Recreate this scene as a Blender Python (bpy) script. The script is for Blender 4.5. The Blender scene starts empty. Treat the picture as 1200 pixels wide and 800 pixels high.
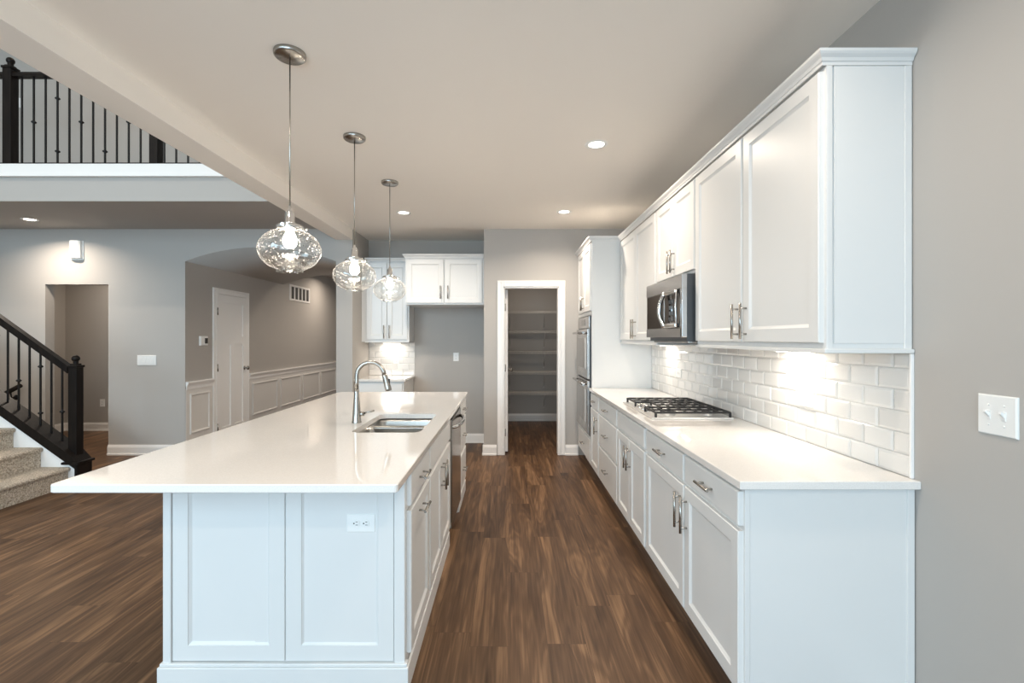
import bpy, bmesh, math, random
from mathutils import Vector, Matrix
random.seed(7)
SC = bpy.context.scene
COL = SC.collection
PI = math.pi

# ------------------------------------------------------------------ camera, world, exposure
H = 1.42                      # camera height; 1 px = 1/570 at distance 1
cam_d = bpy.data.cameras.new('camera'); cam = bpy.data.objects.new('camera', cam_d); COL.objects.link(cam)
cam.location = (0, 0, H); cam.rotation_euler = (PI/2, 0, 0)
cam_d.sensor_width = 36; cam_d.lens = 570/1200*36
cam_d.shift_x = (600-596)/1200; cam_d.shift_y = -(400-396)/1200
cam_d.clip_start = 0.05
SC.camera = cam
vs = SC.view_settings
SC.display_settings.display_device = 'sRGB'
vs.view_transform = 'Standard'; vs.look = 'None'; vs.gamma = 1; vs.use_curve_mapping = False
vs.exposure = 0.22
world = bpy.data.worlds.new('world'); SC.world = world; world.use_nodes = True
bg = world.node_tree.nodes['Background']; bg.inputs[0].default_value = (0.75, 0.88, 1, 1); bg.inputs[1].default_value = 1.0
SC.cycles.max_bounces = 10; SC.cycles.diffuse_bounces = 5; SC.cycles.transparent_max_bounces = 16

def area(name, loc, rot, size, watts, color, size_y=None, shape=None, spread=180):
    d = bpy.data.lights.new(name, 'AREA'); d.energy = watts; d.color = color
    d.shape = shape or ('RECTANGLE' if size_y else 'SQUARE'); d.size = size
    if size_y: d.size_y = size_y
    d.spread = math.radians(spread)
    o = bpy.data.objects.new(name, d); o.location = loc; o.rotation_euler = rot; COL.objects.link(o)
    return o
DAY = (0.60, 0.83, 1.0)
WARM = (1.0, 0.86, 0.715)
# daylight standing in the window openings of the wall behind the camera
area('daylight_kitchen_window', (-0.55, -2.96, 1.15), (PI/2, 0, 0), 3.1, 104, DAY, 2.0)
area('daylight_great_room_window', (-4.6, -2.96, 2.7), (PI/2, 0, 0), 3.9, 225, DAY, 2.4)
LAMP_W = 14
GREAT_W = 38
UNDER_W = 2.5
BULB = 84

# ------------------------------------------------------------------ materials
def mat(name, color=(.8,.8,.8), rough=.5, metal=0, spec=.5, coat=0, emit=None, estr=0):
    m = bpy.data.materials.new(name); m.use_nodes = True
    b = m.node_tree.nodes['Principled BSDF']
    b.inputs['Base Color'].default_value = (*color, 1); b.inputs['Roughness'].default_value = rough
    b.inputs['Metallic'].default_value = metal; b.inputs['Specular IOR Level'].default_value = spec
    b.inputs['Coat Weight'].default_value = coat; b.inputs['Coat Roughness'].default_value = .05
    if emit: b.inputs['Emission Color'].default_value = (*emit, 1); b.inputs['Emission Strength'].default_value = estr
    return m
def N(m, t, **kw):
    n = m.node_tree.nodes.new(t)
    for k, v in kw.items(): setattr(n, k, v)
    return n
def L(m, a, b): m.node_tree.links.new(a, b)
def P(m): return m.node_tree.nodes['Principled BSDF']
def noise_bump(m, scale, strength, dist=.002, detail=3, var=None, stretch=(1,1,1)):
    tc = N(m, 'ShaderNodeTexCoord'); mp = N(m, 'ShaderNodeMapping'); mp.inputs['Scale'].default_value = stretch
    n = N(m, 'ShaderNodeTexNoise'); n.inputs['Scale'].default_value = scale; n.inputs['Detail'].default_value = detail
    L(m, tc.outputs['Object'], mp.inputs[0]); L(m, mp.outputs[0], n.inputs['Vector'])
    b = N(m, 'ShaderNodeBump'); b.inputs['Strength'].default_value = strength; b.inputs['Distance'].default_value = dist
    L(m, n.outputs['Fac'], b.inputs['Height']); L(m, b.outputs[0], P(m).inputs['Normal'])
    if var:
        r = N(m, 'ShaderNodeValToRGB'); r.color_ramp.elements[0].position = .3; r.color_ramp.elements[1].position = .7
        r.color_ramp.elements[0].color = (*var[0], 1); r.color_ramp.elements[1].color = (*var[1], 1)
        L(m, n.outputs['Fac'], r.inputs[0]); L(m, r.outputs[0], P(m).inputs['Base Color'])
    return m
WALL = noise_bump(mat('wall_paint', (.465, .44, .412), .75, spec=.25), 260, .12, .001)
CEIL = noise_bump(mat('ceiling_paint', (.91, .86, .80), .85, spec=.2), 180, .2, .001)
WHITE = mat('cabinet_white', (.735, .735, .722), .33, spec=.5)
TRIM = mat('trim_white', (.88, .86, .835), .35)
WAINS = mat('wainscot_white', (.74, .715, .68), .5)
SWHITE = mat('plastic_white', (.85, .85, .83), .3)
QUARTZ = noise_bump(mat('quartz', (.80, .78, .75), .05, coat=.4), 220, 0.0, .0001, 2, ((.77, .74, .705), (.84, .815, .785)))
STEEL = noise_bump(mat('brushed_steel', (.46, .45, .44), .26, 1), 60, .015, .0003, 2, None, (1, 1, 30))
TRAY = mat('cooktop_steel', (.72, .71, .69), .38, .8)
DWST = mat('dark_steel', (.30, .28, .26), .14, 1)
SINKST = mat('sink_steel', (.43, .415, .39), .3, 1)
NICKEL = mat('brushed_nickel', (.40, .38, .35), .27, 1)
CHROME = mat('chrome', (.78, .78, .77), .12, 1)
BLACKGL = mat('black_glass', (.025, .022, .02), .05, coat=.5)
OVENGL = mat('oven_glass', (.085, .082, .078), .06, coat=.6)
CHAR = mat('charcoal_metal', (.055, .06, .065), .35, .3)
IRON = noise_bump(mat('cast_iron', (.018, .017, .016), .5), 300, .3, .001)
BLACK = mat('black_plastic', (.02, .02, .02), .4)
DARKWOOD = noise_bump(mat('espresso_wood', (.013, .010, .009), .4, spec=.16), 30, .1, .001, 4, ((.006, .0045, .004), (.014, .010, .008)), (1, 1, .15))
WIREBLK = mat('iron_baluster', (.012, .011, .011), .4, .4)
GROUT = mat('grout', (.70, .68, .65), .8)
WIREW = mat('wire_shelf_white', (.62, .60, .57), .4)
SLOT = mat('dark_slot', (.03, .03, .03), .6)
VENTD = mat('vent_dark', (.06, .055, .05), .7)
LENS = mat('lamp_lens', (1, 1, 1), .4, emit=(1, .93, .82), estr=9)
BULBM = mat('lamp_bulb', (1, 1, 1), .4, emit=(1, .88, .74), estr=BULB)
CARPET = noise_bump(mat('carpet', (.40, .33, .26), .95, spec=.1), 85, .9, .012, 6, ((.27, .215, .16), (.78, .69, .58)))
TILE = mat('subway_tile', (.80, .775, .74), .07, coat=.5)
tn = N(TILE, 'ShaderNodeNewGeometry'); tr = N(TILE, 'ShaderNodeValToRGB')
tr.color_ramp.elements[0].color = (.74, .715, .68, 1); tr.color_ramp.elements[1].color = (.84, .82, .79, 1)
L(TILE, tn.outputs['Random Per Island'], tr.inputs[0]); L(TILE, tr.outputs[0], P(TILE).inputs['Base Color'])

def floor_mat():
    m = mat('vinyl_planks', (.16, .09, .05), .42, spec=.22)
    tc = N(m, 'ShaderNodeTexCoord'); sp = N(m, 'ShaderNodeSeparateXYZ'); L(m, tc.outputs['Object'], sp.inputs[0])
    dv = N(m, 'ShaderNodeMath', operation='DIVIDE'); dv.inputs[1].default_value = .18; L(m, sp.outputs['X'], dv.inputs[0])
    fl = N(m, 'ShaderNodeMath', operation='FLOOR'); L(m, dv.outputs[0], fl.inputs[0])
    wn = N(m, 'ShaderNodeTexWhiteNoise', noise_dimensions='1D'); L(m, fl.outputs[0], wn.inputs['W'])
    of = N(m, 'ShaderNodeMath', operation='MULTIPLY_ADD'); of.inputs[1].default_value = 1.22
    L(m, wn.outputs['Value'], of.inputs[0]); L(m, sp.outputs['Y'], of.inputs[2])
    mp = N(m, 'ShaderNodeCombineXYZ'); L(m, of.outputs[0], mp.inputs[0]); L(m, sp.outputs['X'], mp.inputs[1])
    br = N(m, 'ShaderNodeTexBrick'); br.offset = 0; br.offset_frequency = 2
    br.inputs['Color1'].default_value = (0, 0, 0, 1); br.inputs['Color2'].default_value = (1, 1, 1, 1); br.inputs['Mortar'].default_value = (.5, .5, .5, 1)
    br.inputs['Scale'].default_value = 1; br.inputs['Mortar Size'].default_value = .0010; br.inputs['Brick Width'].default_value = 1.22; br.inputs['Row Height'].default_value = .18
    br.inputs['Mortar Smooth'].default_value = .3
    L(m, mp.outputs[0], br.inputs['Vector'])
    sx = N(m, 'ShaderNodeMath', operation='MULTIPLY'); sx.inputs[1].default_value = 17.0; L(m, br.outputs['Color'], sx.inputs[0])
    def noise4(stretch, scale, detail, rough, dist):
        mm = N(m, 'ShaderNodeMapping'); mm.inputs['Scale'].default_value = (1, stretch, 1); L(m, tc.outputs['Object'], mm.inputs[0])
        n = N(m, 'ShaderNodeTexNoise', noise_dimensions='4D'); n.inputs['Scale'].default_value = scale; n.inputs['Detail'].default_value = detail
        n.inputs['Roughness'].default_value = rough; n.inputs['Distortion'].default_value = dist
        L(m, mm.outputs[0], n.inputs['Vector']); L(m, sx.outputs[0], n.inputs['W']); return n.outputs['Fac']
    def madd(a, k, c):
        n = N(m, 'ShaderNodeMath', operation='MULTIPLY_ADD'); L(m, a, n.inputs[0]); n.inputs[1].default_value = k
        if isinstance(c, (int, float)): n.inputs[2].default_value = c
        else: L(m, c, n.inputs[2])
        return n.outputs[0]
    big = noise4(.10, 7.5, 2, .5, .6)        # broad heartwood bands
    # growth rings: contour lines of the broad bands, which close into cathedral figures
    fr = N(m, 'ShaderNodeMath', operation='SINE'); L(m, madd(big, 62, 0), fr.inputs[0])
    fine = noise4(.022, 120, 3, .6, 0)       # pores
    mid = noise4(.045, 34, 3, .6, .3)        # streaks
    v = madd(big, .62, -.36 + .140)
    v = madd(fr.outputs[0], .04, v); v = madd(mid, .52, v); v = madd(fine, .28, v); v = madd(br.outputs['Color'], .035, v)
    r = N(m, 'ShaderNodeValToRGB'); cr = r.color_ramp
    cr.elements[0].position = .28; cr.elements[0].color = (.036, .0175, .0088, 1)
    cr.elements[1].position = .74; cr.elements[1].color = (.275, .157, .082, 1)
    e = cr.elements.new(.42); e.color = (.072, .037, .0185, 1)
    e = cr.elements.new(.55); e.color = (.120, .0645, .0325, 1)
    L(m, v, r.inputs[0])
    mx = N(m, 'ShaderNodeMix', data_type='RGBA'); mx.inputs['B'].default_value = (.07, .038, .02, 1)
    L(m, br.outputs['Fac'], mx.inputs['Factor']); L(m, r.outputs[0], mx.inputs['A']); L(m, mx.outputs['Result'], P(m).inputs['Base Color'])
    bp = N(m, 'ShaderNodeBump'); bp.inputs['Strength'].default_value = .12; bp.inputs['Distance'].default_value = .001
    L(m, v, bp.inputs['Height']); L(m, bp.outputs[0], P(m).inputs['Normal'])
    return m
FLOOR = floor_mat()

def glass_mat():
    m = bpy.data.materials.new('seeded_glass'); m.use_nodes = True
    nt = m.node_tree; nt.nodes.clear()
    out = N(m, 'ShaderNodeOutputMaterial'); tr = N(m, 'ShaderNodeBsdfTransparent'); tr.inputs[0].default_value = (.96, .97, .96, 1)
    gl = N(m, 'ShaderNodeBsdfGlossy'); gl.inputs['Roughness'].default_value = .04
    df = N(m, 'ShaderNodeBsdfTranslucent'); df.inputs[0].default_value = (.6, .59, .57, 1)
    fr = N(m, 'ShaderNodeLayerWeight'); fr.inputs['Blend'].default_value = .3
    pw = N(m, 'ShaderNodeMath', operation='MULTIPLY_ADD'); pw.inputs[1].default_value = .6; pw.inputs[2].default_value = .05
    tc = N(m, 'ShaderNodeTexCoord'); vo = N(m, 'ShaderNodeTexVoronoi'); vo.inputs['Scale'].default_value = 80
    L(m, tc.outputs['Object'], vo.inputs['Vector'])
    rp = N(m, 'ShaderNodeValToRGB'); rp.color_ramp.elements[0].position = .14; rp.color_ramp.elements[0].color = (1,1,1,1)
    rp.color_ramp.elements[1].position = .30; rp.color_ramp.elements[1].color = (.015,.015,.015,1)
    L(m, vo.outputs['Distance'], rp.inputs[0])
    bp = N(m, 'ShaderNodeBump'); bp.inputs['Strength'].default_value = .3; bp.inputs['Distance'].default_value = .002
    L(m, vo.outputs['Distance'], bp.inputs['Height']); L(m, bp.outputs[0], gl.inputs['Normal'])
    L(m, fr.outputs['Facing'], pw.inputs[0])
    m1 = N(m, 'ShaderNodeMixShader'); m2 = N(m, 'ShaderNodeMixShader')
    L(m, pw.outputs[0], m1.inputs[0]); L(m, tr.outputs[0], m1.inputs[1]); L(m, gl.outputs[0], m1.inputs[2])
    sc = N(m, 'ShaderNodeMath', operation='MULTIPLY'); sc.inputs[1].default_value = .8; L(m, rp.outputs[0], sc.inputs[0])
    rim = N(m, 'ShaderNodeMath', operation='POWER'); rim.inputs[1].default_value = 3.5; L(m, fr.outputs['Facing'], rim.inputs[0])
    rm = N(m, 'ShaderNodeMath', operation='MULTIPLY'); rm.inputs[1].default_value = .5; L(m, rim.outputs[0], rm.inputs[0])
    mxx = N(m, 'ShaderNodeMath', operation='MAXIMUM'); L(m, sc.outputs[0], mxx.inputs[0]); L(m, rm.outputs[0], mxx.inputs[1])
    L(m, mxx.outputs[0], m2.inputs[0]); L(m, m1.outputs[0], m2.inputs[1]); L(m, df.outputs[0], m2.inputs[2])
    L(m, m2.outputs[0], out.inputs[0])
    return m
GLASS = glass_mat()

# ------------------------------------------------------------------ mesh helpers
def nb(): return bmesh.new()
def box(bm, x0, x1, y0, y1, z0, z1, bev=0, seg=2):
    x0, x1 = sorted((x0, x1)); y0, y1 = sorted((y0, y1)); z0, z1 = sorted((z0, z1))
    v = [bm.verts.new(p) for p in ((x0,y0,z0),(x1,y0,z0),(x1,y1,z0),(x0,y1,z0),(x0,y0,z1),(x1,y0,z1),(x1,y1,z1),(x0,y1,z1))]
    fs = [bm.faces.new([v[i] for i in f]) for f in ((0,3,2,1),(4,5,6,7),(0,1,5,4),(1,2,6,5),(2,3,7,6),(3,0,4,7))]
    if bev:
        es = set(e for f in fs for e in f.edges)
        bmesh.ops.bevel(bm, geom=list(es), offset=bev, segments=seg, profile=.5, affect='EDGES')
    return bm
def tube(bm, pts, r, n=10, cap=True, closed=False):
    """round tube along a list of points; r is a number or one radius per point"""
    pts = [Vector(p) for p in pts]; k = len(pts)
    rs = r if isinstance(r, (list, tuple)) else [r]*k
    rings = []; ref = None
    for i, p in enumerate(pts):
        if closed: t = pts[(i+1) % k] - pts[i-1]
        else: t = (pts[min(i+1, k-1)] - pts[max(i-1, 0)])
        t.normalize()
        if ref is None:
            ref = Vector((0,0,1)) if abs(t.z) < .9 else Vector((1,0,0))
        u = (ref - t*ref.dot(t)).normalized(); w = t.cross(u); ref = u
        rings.append([bm.verts.new(p + (u*math.cos(2*PI*j/n) + w*math.sin(2*PI*j/n))*rs[i]) for j in range(n)])
    m = k if closed else k-1
    for i in range(m):
        a, b = rings[i], rings[(i+1) % k]
        for j in range(n):
            f = bm.faces.new((a[j], a[(j+1) % n], b[(j+1) % n], b[j])); f.smooth = True
    if cap and not closed:
        bm.faces.new(rings[0][::-1]); bm.faces.new(rings[-1])
    return bm
def lathe(bm, prof, c=(0,0,0), n=24, axis='Z', closed=False):
    """profile [(r, h)] turned about an axis through c"""
    c = Vector(c); rings = []
    for r, h in prof:
        if r < 1e-6:
            q = Vector((0,0,h)); rings.append([q]); continue
        rings.append([Vector((r*math.cos(2*PI*j/n), r*math.sin(2*PI*j/n), h)) for j in range(n)])
    def mp(q):
        if axis == 'X': q = Vector((q.z, q.x, q.y))
        elif axis == '-X': q = Vector((-q.z, q.y, q.x))
        elif axis == 'Y': q = Vector((q.x, q.z, q.y))
        elif axis == '-Y': q = Vector((q.x, -q.z, q.y))
        return q + c
    vr = [[bm.verts.new(mp(q)) for q in ring] for ring in rings]
    for a, b in zip(vr[:-1], vr[1:]):
        if len(a) == 1 and len(b) == 1: continue
        for j in range(n):
            j2 = (j+1) % n
            if len(a) == 1: f = bm.faces.new((a[0], b[j2], b[j]))
            elif len(b) == 1: f = bm.faces.new((a[j], a[j2], b[0]))
            else: f = bm.faces.new((a[j], a[j2], b[j2], b[j]))
            f.smooth = True
    return bm
def prism(bm, poly, a0, a1, axis='Y'):
    """polygon extruded along an axis; poly points are (x,z) for Y, (y,z) for X, (x,y) for Z"""
    def mp(p, a):
        if axis == 'Y': return (p[0], a, p[1])
        if axis == 'X': return (a, p[0], p[1])
        return (p[0], p[1], a)
    A = [bm.verts.new(mp(p, a0)) for p in poly]; B = [bm.verts.new(mp(p, a1)) for p in poly]
    bm.faces.new(A); bm.faces.new(B[::-1]); n = len(poly)
    for i in range(n): bm.faces.new((A[i], B[i], B[(i+1) % n], A[(i+1) % n]))
    return bm
def rings(bm, u0, u1, v0, v1, prof, M, back=True):
    """nested rectangles [(inset, height)] joined into one raised or sunk panel; M maps (u,v,w) to the world"""
    rr = []
    for ins, w in prof:
        rr.append([bm.verts.new(M(u, v, w)) for u, v in ((u0+ins, v0+ins), (u1-ins, v0+ins), (u1-ins, v1-ins), (u0+ins, v1-ins))])
    for a, b in zip(rr[:-1], rr[1:]):
        for j in range(4): bm.faces.new((a[j], a[(j+1) % 4], b[(j+1) % 4], b[j]))
    bm.faces.new(rr[-1])
    if back: bm.faces.new(rr[0][::-1])
    return bm
def obj(name, bm, m, parent=None, origin=None):
    bmesh.ops.recalc_face_normals(bm, faces=bm.faces[:])
    me = bpy.data.meshes.new(name)
    wl = Vector((0,0,0))
    q = parent
    while q is not None: wl = wl + q.location; q = q.parent
    if origin is not None: off = Vector(origin)
    elif parent is None:
        off = Vector((0,0,0))
    else: off = wl
    if off.length > 0: bmesh.ops.translate(bm, verts=bm.verts[:], vec=-off)
    bm.to_mesh(me); bm.free()
    o = bpy.data.objects.new(name, me); COL.objects.link(o)
    if m: me.materials.append(m)
    if parent is not None:
        o.parent = parent; o.location = off - wl
    else: o.location = off
    return o
def thing(name, loc, label, cat, group=None):
    o = bpy.data.objects.new(name, None); o.empty_display_size = .1; o.location = loc; COL.objects.link(o)
    o['label'] = label; o['category'] = cat
    if group: o['group'] = group
    return o
def tag(o, label, cat, group=None):
    o['label'] = label; o['category'] = cat
    if group: o['group'] = group
    return o
def struct(name, bm, m, label=None, cat=None, parent=None):
    o = obj(name, bm, m, parent)
    if parent is None: o['kind'] = 'structure'
    if label: o['label'] = label
    if cat: o['category'] = cat
    return o
def copy_tree(o, parent=None):
    c = o.copy(); COL.objects.link(c); c.parent = parent
    for ch in [q for q in bpy.data.objects if q.parent is o]: copy_tree(ch, c)
    return c

# ------------------------------------------------------------------ dimensions
XR = 1.4545          # right wall
YP = 5.91            # pantry wall and arch wall
YK = 6.60            # kitchen back wall
ZC = 2.743           # ceiling
XB0, XB1 = -2.095, -1.897   # header / pier
YB = -3.0            # wall behind the camera
XL = -7.4            # far left wall
ZT = 5.5             # two storey ceiling
XH = -3.93           # hall left wall

# ------------------------------------------------------------------ structure
b = nb(); box(b, XL-.1, XR+.1, YB-.1, 11.6, -.1, 0); struct('floor', b, FLOOR, 'brown wood plank floor running the length of the kitchen', 'floor')
b = nb(); box(b, XB1, XR, YB, YK+.1, ZC, ZC+.12); struct('ceiling', b, CEIL, 'flat off-white kitchen ceiling with recessed lights', 'ceiling')
b = nb(); box(b, XR, XR+.1, YB-.1, 8.45, 0, ZC+.12); struct('wall_right', b, WALL, 'grey wall at the right behind the cabinets', 'wall')
# pantry front wall with its doorway
PX0, PX1, PZ = -.062, .612, 2.042
b = nb(); box(b, -.30, PX0, YP, YP+.12, 0, ZC); box(b, PX1, XR, YP, YP+.12, 0, ZC); box(b, PX0, PX1, YP, YP+.12, PZ, ZC)
box(b, -.30, -.18, YP+.12, YK+.1, 0, ZC)
struct('wall_pantry', b, WALL, 'grey wall with the open pantry doorway', 'wall')
b = nb(); box(b, -.28, XR, 8.34, 8.44, 0, ZC); box(b, -.28, -.18, YK+.1, 8.34, 0, ZC)
struct('wall_pantry_back', b, WALL, 'grey wall behind the pantry shelves', 'wall')
b = nb(); box(b, -.28, XR, YP+.12, 8.44, ZC, ZC+.1); struct('ceiling_pantry', b, CEIL, 'ceiling inside the pantry', 'ceiling')
b = nb(); box(b, XB1, -.30, YK, YK+.1, 0, ZC); struct('wall_back', b, WALL, 'grey wall at the back of the fridge alcove', 'wall')
# pier between hall and kitchen
b = nb(); box(b, XB0, XB1, YP, 8.485, 0, ZC); struct('wall_pier', b, WALL, 'end of the grey wall between arched hall and kitchen', 'wall')
# header beam carrying the upper wall
b = nb(); box(b, XB0, XB1, YB, YP, 2.612, ZT); struct('wall_upper', b, CEIL, 'dropped header along the edge of the kitchen ceiling', 'beam')
# arch wall: plain stretches with the hall doorway
HX0, HX1, HZ = -5.63, -4.863, 2.073
b = nb(); box(b, XL, HX0, YP, YP+.12, 0, ZC); box(b, HX1, XH, YP, YP+.12, 0, ZC); box(b, HX0, HX1, YP, YP+.12, HZ, ZC)
struct('wall_arch', b, WALL, 'grey far wall with a doorway beside the arch', 'wall')
# segmental arch vault
zs, za = 2.353, 2.524
w2 = (XB0 - XH)/2; xm = (XB0 + XH)/2; rise = za - zs; R = (w2*w2 + rise*rise)/(2*rise); th = math.asin(w2/R)
arc = [(xm + R*math.sin(t), za - R + R*math.cos(t)) for t in [th*(2*i/28-1) for i in range(29)]]
b = nb()
poly_top = [(x, ZC) for x, z in arc]
A = []
for yy in (YP, 8.485):
    A.append(([b.verts.new((x, yy, z)) for x, z in arc], [b.verts.new((x, yy, ZC)) for x, z in arc]))
for i in range(28):
    for lo, hi in A: b.faces.new((lo[i], lo[i+1], hi[i+1], hi[i]))
    f = b.faces.new((A[0][0][i], A[0][0][i+1], A[1][0][i+1], A[1][0][i])); f.smooth = True
    b.faces.new((A[0][1][i], A[0][1][i+1], A[1][1][i+1], A[1][1][i]))
struct('wall_arch_vault', b, WALL, 'shallow arched ceiling over the hallway entrance', 'arch')
# hall left wall with door hole left solid (closed door sits on it)
b = nb(); box(b, XH-.12, XH, YP+.12, 11.5, 0, ZC); struct('wall_hall', b, WALL, 'grey hallway wall with the closed white door', 'wall')
b = nb(); box(b, XH, XB1, 11.4, 11.5, 0, ZC); box(b, XB0+.9, XB0+1.0, 8.485, 11.4, 0, ZC); box(b, XB1, XB0+1.0, 8.40, 8.485, 0, ZC)
struct('wall_foyer', b, WALL, 'wall at the end of the hallway', 'wall')
# side room behind the doorway
b = nb(); box(b, -6.9, XH-.12, 7.46, 7.56, 0, ZC); box(b, -6.9, -6.8, YP+.12, 7.46, 0, ZC); struct('wall_side_room', b, WALL, 'grey wall seen through the left doorway', 'wall')
# loft slab over arch wall, hall and side room
YL = 4.684
b = nb(); box(b, XL, XB0, YL+.02, 11.6, ZC, 3.09); struct('ceiling_loft', b, WALL, 'lowered ceiling and grey edge under the balcony', 'ceiling')
b = nb(); box(b, XB0, XB0+1.0, YK+.1, 11.6, ZC, 3.09); struct('ceiling_foyer', b, CEIL)
b = nb(); box(b, XL, XB0, YL-.012, YL+.02, 2.985, 3.096, .003); box(b, XL, XB0, YL-.022, YL+.02, 2.972, 2.990, .003)
struct('trim_1', b, TRIM, 'white board along the top of the balcony edge', 'trim')
b = nb(); box(b, XL, XB0, 6.0, 6.1, 3.09, ZT); struct('wall_loft', b, WALL, 'beige wall behind the balcony railing', 'wall')
b = nb(); box(b, XL-.1, XB1, YB-.1, 6.1, ZT, ZT+.1); struct('ceiling_great_room', b, CEIL)
b = nb(); box(b, XL-.1, XL, YB-.1, 7.6, 0, ZT); struct('wall_left', b, WALL)
# wall behind the camera with window openings
b = nb()
for x0, x1, z0, z1 in ((XL, -6.55, 0, ZT), (-6.55, -2.65, 0, 1.45), (-6.55, -2.65, 3.95, ZT), (-2.65, -2.1, 0, ZT), (-2.1, 1.1, 0, .15), (-2.1, 1.1, 2.15, ZC), (1.1, XR, 0, ZC)):
    box(b, x0, x1, YB-.1, YB, z0, z1)
struct('wall_front', b, WALL)
for i, (x0, x1, z0, z1, nx, nz) in enumerate(((-6.55, -2.65, 1.45, 3.95, 3, 2), (-2.1, 1.1, .15, 2.15, 3, 1))):
    b = nb()
    for k in range(nx+1):
        x = x0 + (x1-x0)*k/nx; box(b, x-.04, x+.04, YB-.10, YB-.03, z0, z1, .004)
    for k in range(nz+1):
        z = z0 + (z1-z0)*k/nz; box(b, x0, x1, YB-.095, YB-.035, z-.04, z+.04)
    struct('window_%d' % (i+1), b, TRIM)

# baseboards: a stepped board with a rounded cap
def baseboard(bm, p0, p1, nrm, h=.125, t=.014):
    """board from p0 to p1 (x,y) standing out along nrm"""
    n = Vector((*nrm, 0)); a = Vector((*p0, 0)); c = Vector((*p1, 0))
    prof = [(0, 0), (t+.008, 0), (t+.008, .018), (t, .024), (t, h-.03), (t*.55, h-.008), (t*.4, h), (0, h)]
    A = [bm.verts.new(a + n*o + Vector((0,0,z))) for o, z in prof]; B = [bm.verts.new(c + n*o + Vector((0,0,z))) for o, z in prof]
    k = len(prof); bm.faces.new(A); bm.faces.new(B[::-1])
    for i in range(k): bm.faces.new((A[i], B[i], B[(i+1) % k], A[(i+1) % k]))
bl = []
def base(name, segs):
    b = nb()
    for s in segs: baseboard(b, *s)
    struct(name, b, TRIM)
base('baseboard_pantry_wall', [((-.315, YP), (-.145, YP), (0,-1)), ((.684, YP), (XR-.61, YP), (0,-1))])
base('baseboard_back', [((-1.26, YK), (-.30, YK), (0,-1)), ((-.30, YK), (-.30, YP-.015), (-1, 0))])
base('baseboard_arch_wall', [((HX1-.0, YP), (XH+.015, YP), (0,-1)), ((XL, YP), (HX0, YP), (0,-1)), ((HX1, YP), (HX1, YP+.12), (-1,0)), ((XH, YP), (XH, YP+.1), (1,0))])
base('baseboard_pier', [((XB0, YP), (XB1, YP), (0,-1)), ((XB1, YP-.015), (XB1, 6.0), (1,0)), ((XB0, 8.48), (XB0, YP-.015), (-1,0))])
base('baseboard_side_room', [((-6.8, 7.46), (XH-.12, 7.46), (0,-1)), ((-6.8, 6.1), (-6.8, 7.46), (1,0))])
base('baseboard_pantry', [((-.18, 8.34), (XR, 8.34), (0,-1)), ((XR, 8.34), (XR, 6.1), (-1,0))])
base('baseboard_right', [((XR, 1.74), (XR, YB), (-1,0))])

# casings
def casing(bm, M, u0, u1, v1, w=.08, t=.018):
    """door casing round an opening, in the (u,v,w) frame of M"""
    for a0, a1, c0, c1 in ((u0-w, u0, 0, v1+w), (u1, u1+w, 0, v1+w), (u0, u1, v1, v1+w)):
        rings(bm, a0, a1, c0, c1, [(0, 0), (0, t-.004), (.006, t), (.022, t), (.026, t-.004)], M)
Mp = lambda u, v, w: (u, YP - w, v)
b = nb(); casing(b, Mp, PX0, PX1, PZ, .075); box(b, PX0-.001, PX0+.015, YP-.005, YP+.125, 0, PZ); box(b, PX1-.015, PX1+.001, YP-.005, YP+.125, 0, PZ); box(b, PX0, PX1, YP-.005, YP+.125, PZ-.015, PZ)
struct('trim_2', b, TRIM, 'white casing around the open pantry doorway', 'door frame')
# pantry door, standing open into the pantry
d = thing('door_1', (PX0+.017, YP+.13, 0), 'white pantry door standing open into the pantry', 'door'); d['kind'] = 'structure'
b = nb(); Md = lambda u, v, w: (PX0+.016+.035+w-.0, u, v)
box(b, PX0+.017, PX0+.052, YP+.13, YP+.80, .012, PZ-.02, .002)
obj('panel', b, TRIM, d)
b = nb(); lathe(b, [(0, 0), (.026, 0), (.026, .006), (.011, .01), (.011, .03), (.024, .04), (.028, .052), (.022, .064), (0, .068)], (PX0+.052, YP+.74, .99), 16, 'X')
obj('knob', b, NICKEL, d)
for z in (.25, 1.05, 1.80):
    b = nb(); tube(b, [(PX0+.02, YP+.118, z-.045), (PX0+.02, YP+.118, z+.045)], .007, 8); obj('hinge', b, NICKEL, d)
# hall door in its casing on the hall wall
Mh = lambda u, v, w: (XH + w, u, v)
DY0, DY1, DZ = 6.535, 7.265, 2.015
b = nb(); casing(b, Mh, DY0, DY1, DZ, .08); struct('trim_3', b, TRIM, 'white casing around the closed hallway door', 'door frame')
d = thing('door_2', (XH, (DY0+DY1)/2, 0), 'closed white three-panel hallway door', 'door'); d['kind'] = 'structure'
b = nb()
box(b, XH, XH+.006, DY0+.002, DY1-.002, .01, DZ-.003)
pf = [(0, .006), (0, .014), (.001, .014)]
def frame_door(bm, holes, u0, u1, v0, v1):
    us = sorted({u0, u1, *[h[0] for h in holes], *[h[1] for h in holes]}); vz = sorted({v0, v1, *[h[2] for h in holes], *[h[3] for h in holes]})
    for i in range(len(us)-1):
        for j in range(len(vz)-1):
            uc, vc = (us[i]+us[i+1])/2, (vz[j]+vz[j+1])/2
            if any(h[0] < uc < h[1] and h[2] < vc < h[3] for h in holes): continue
            box(bm, XH+.004, XH+.018, us[i], us[i+1], vz[j], vz[j+1])
ymid = (DY0+DY1)/2
holes = [(DY0+.10, DY1-.10, 1.44, DZ-.11), (DY0+.10, ymid-.05, .20, 1.33), (ymid+.05, DY1-.10, .20, 1.33)]
frame_door(b, holes, DY0+.002, DY1-.002, .01, DZ-.003)
obj('panel', b, TRIM, d)
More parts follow.
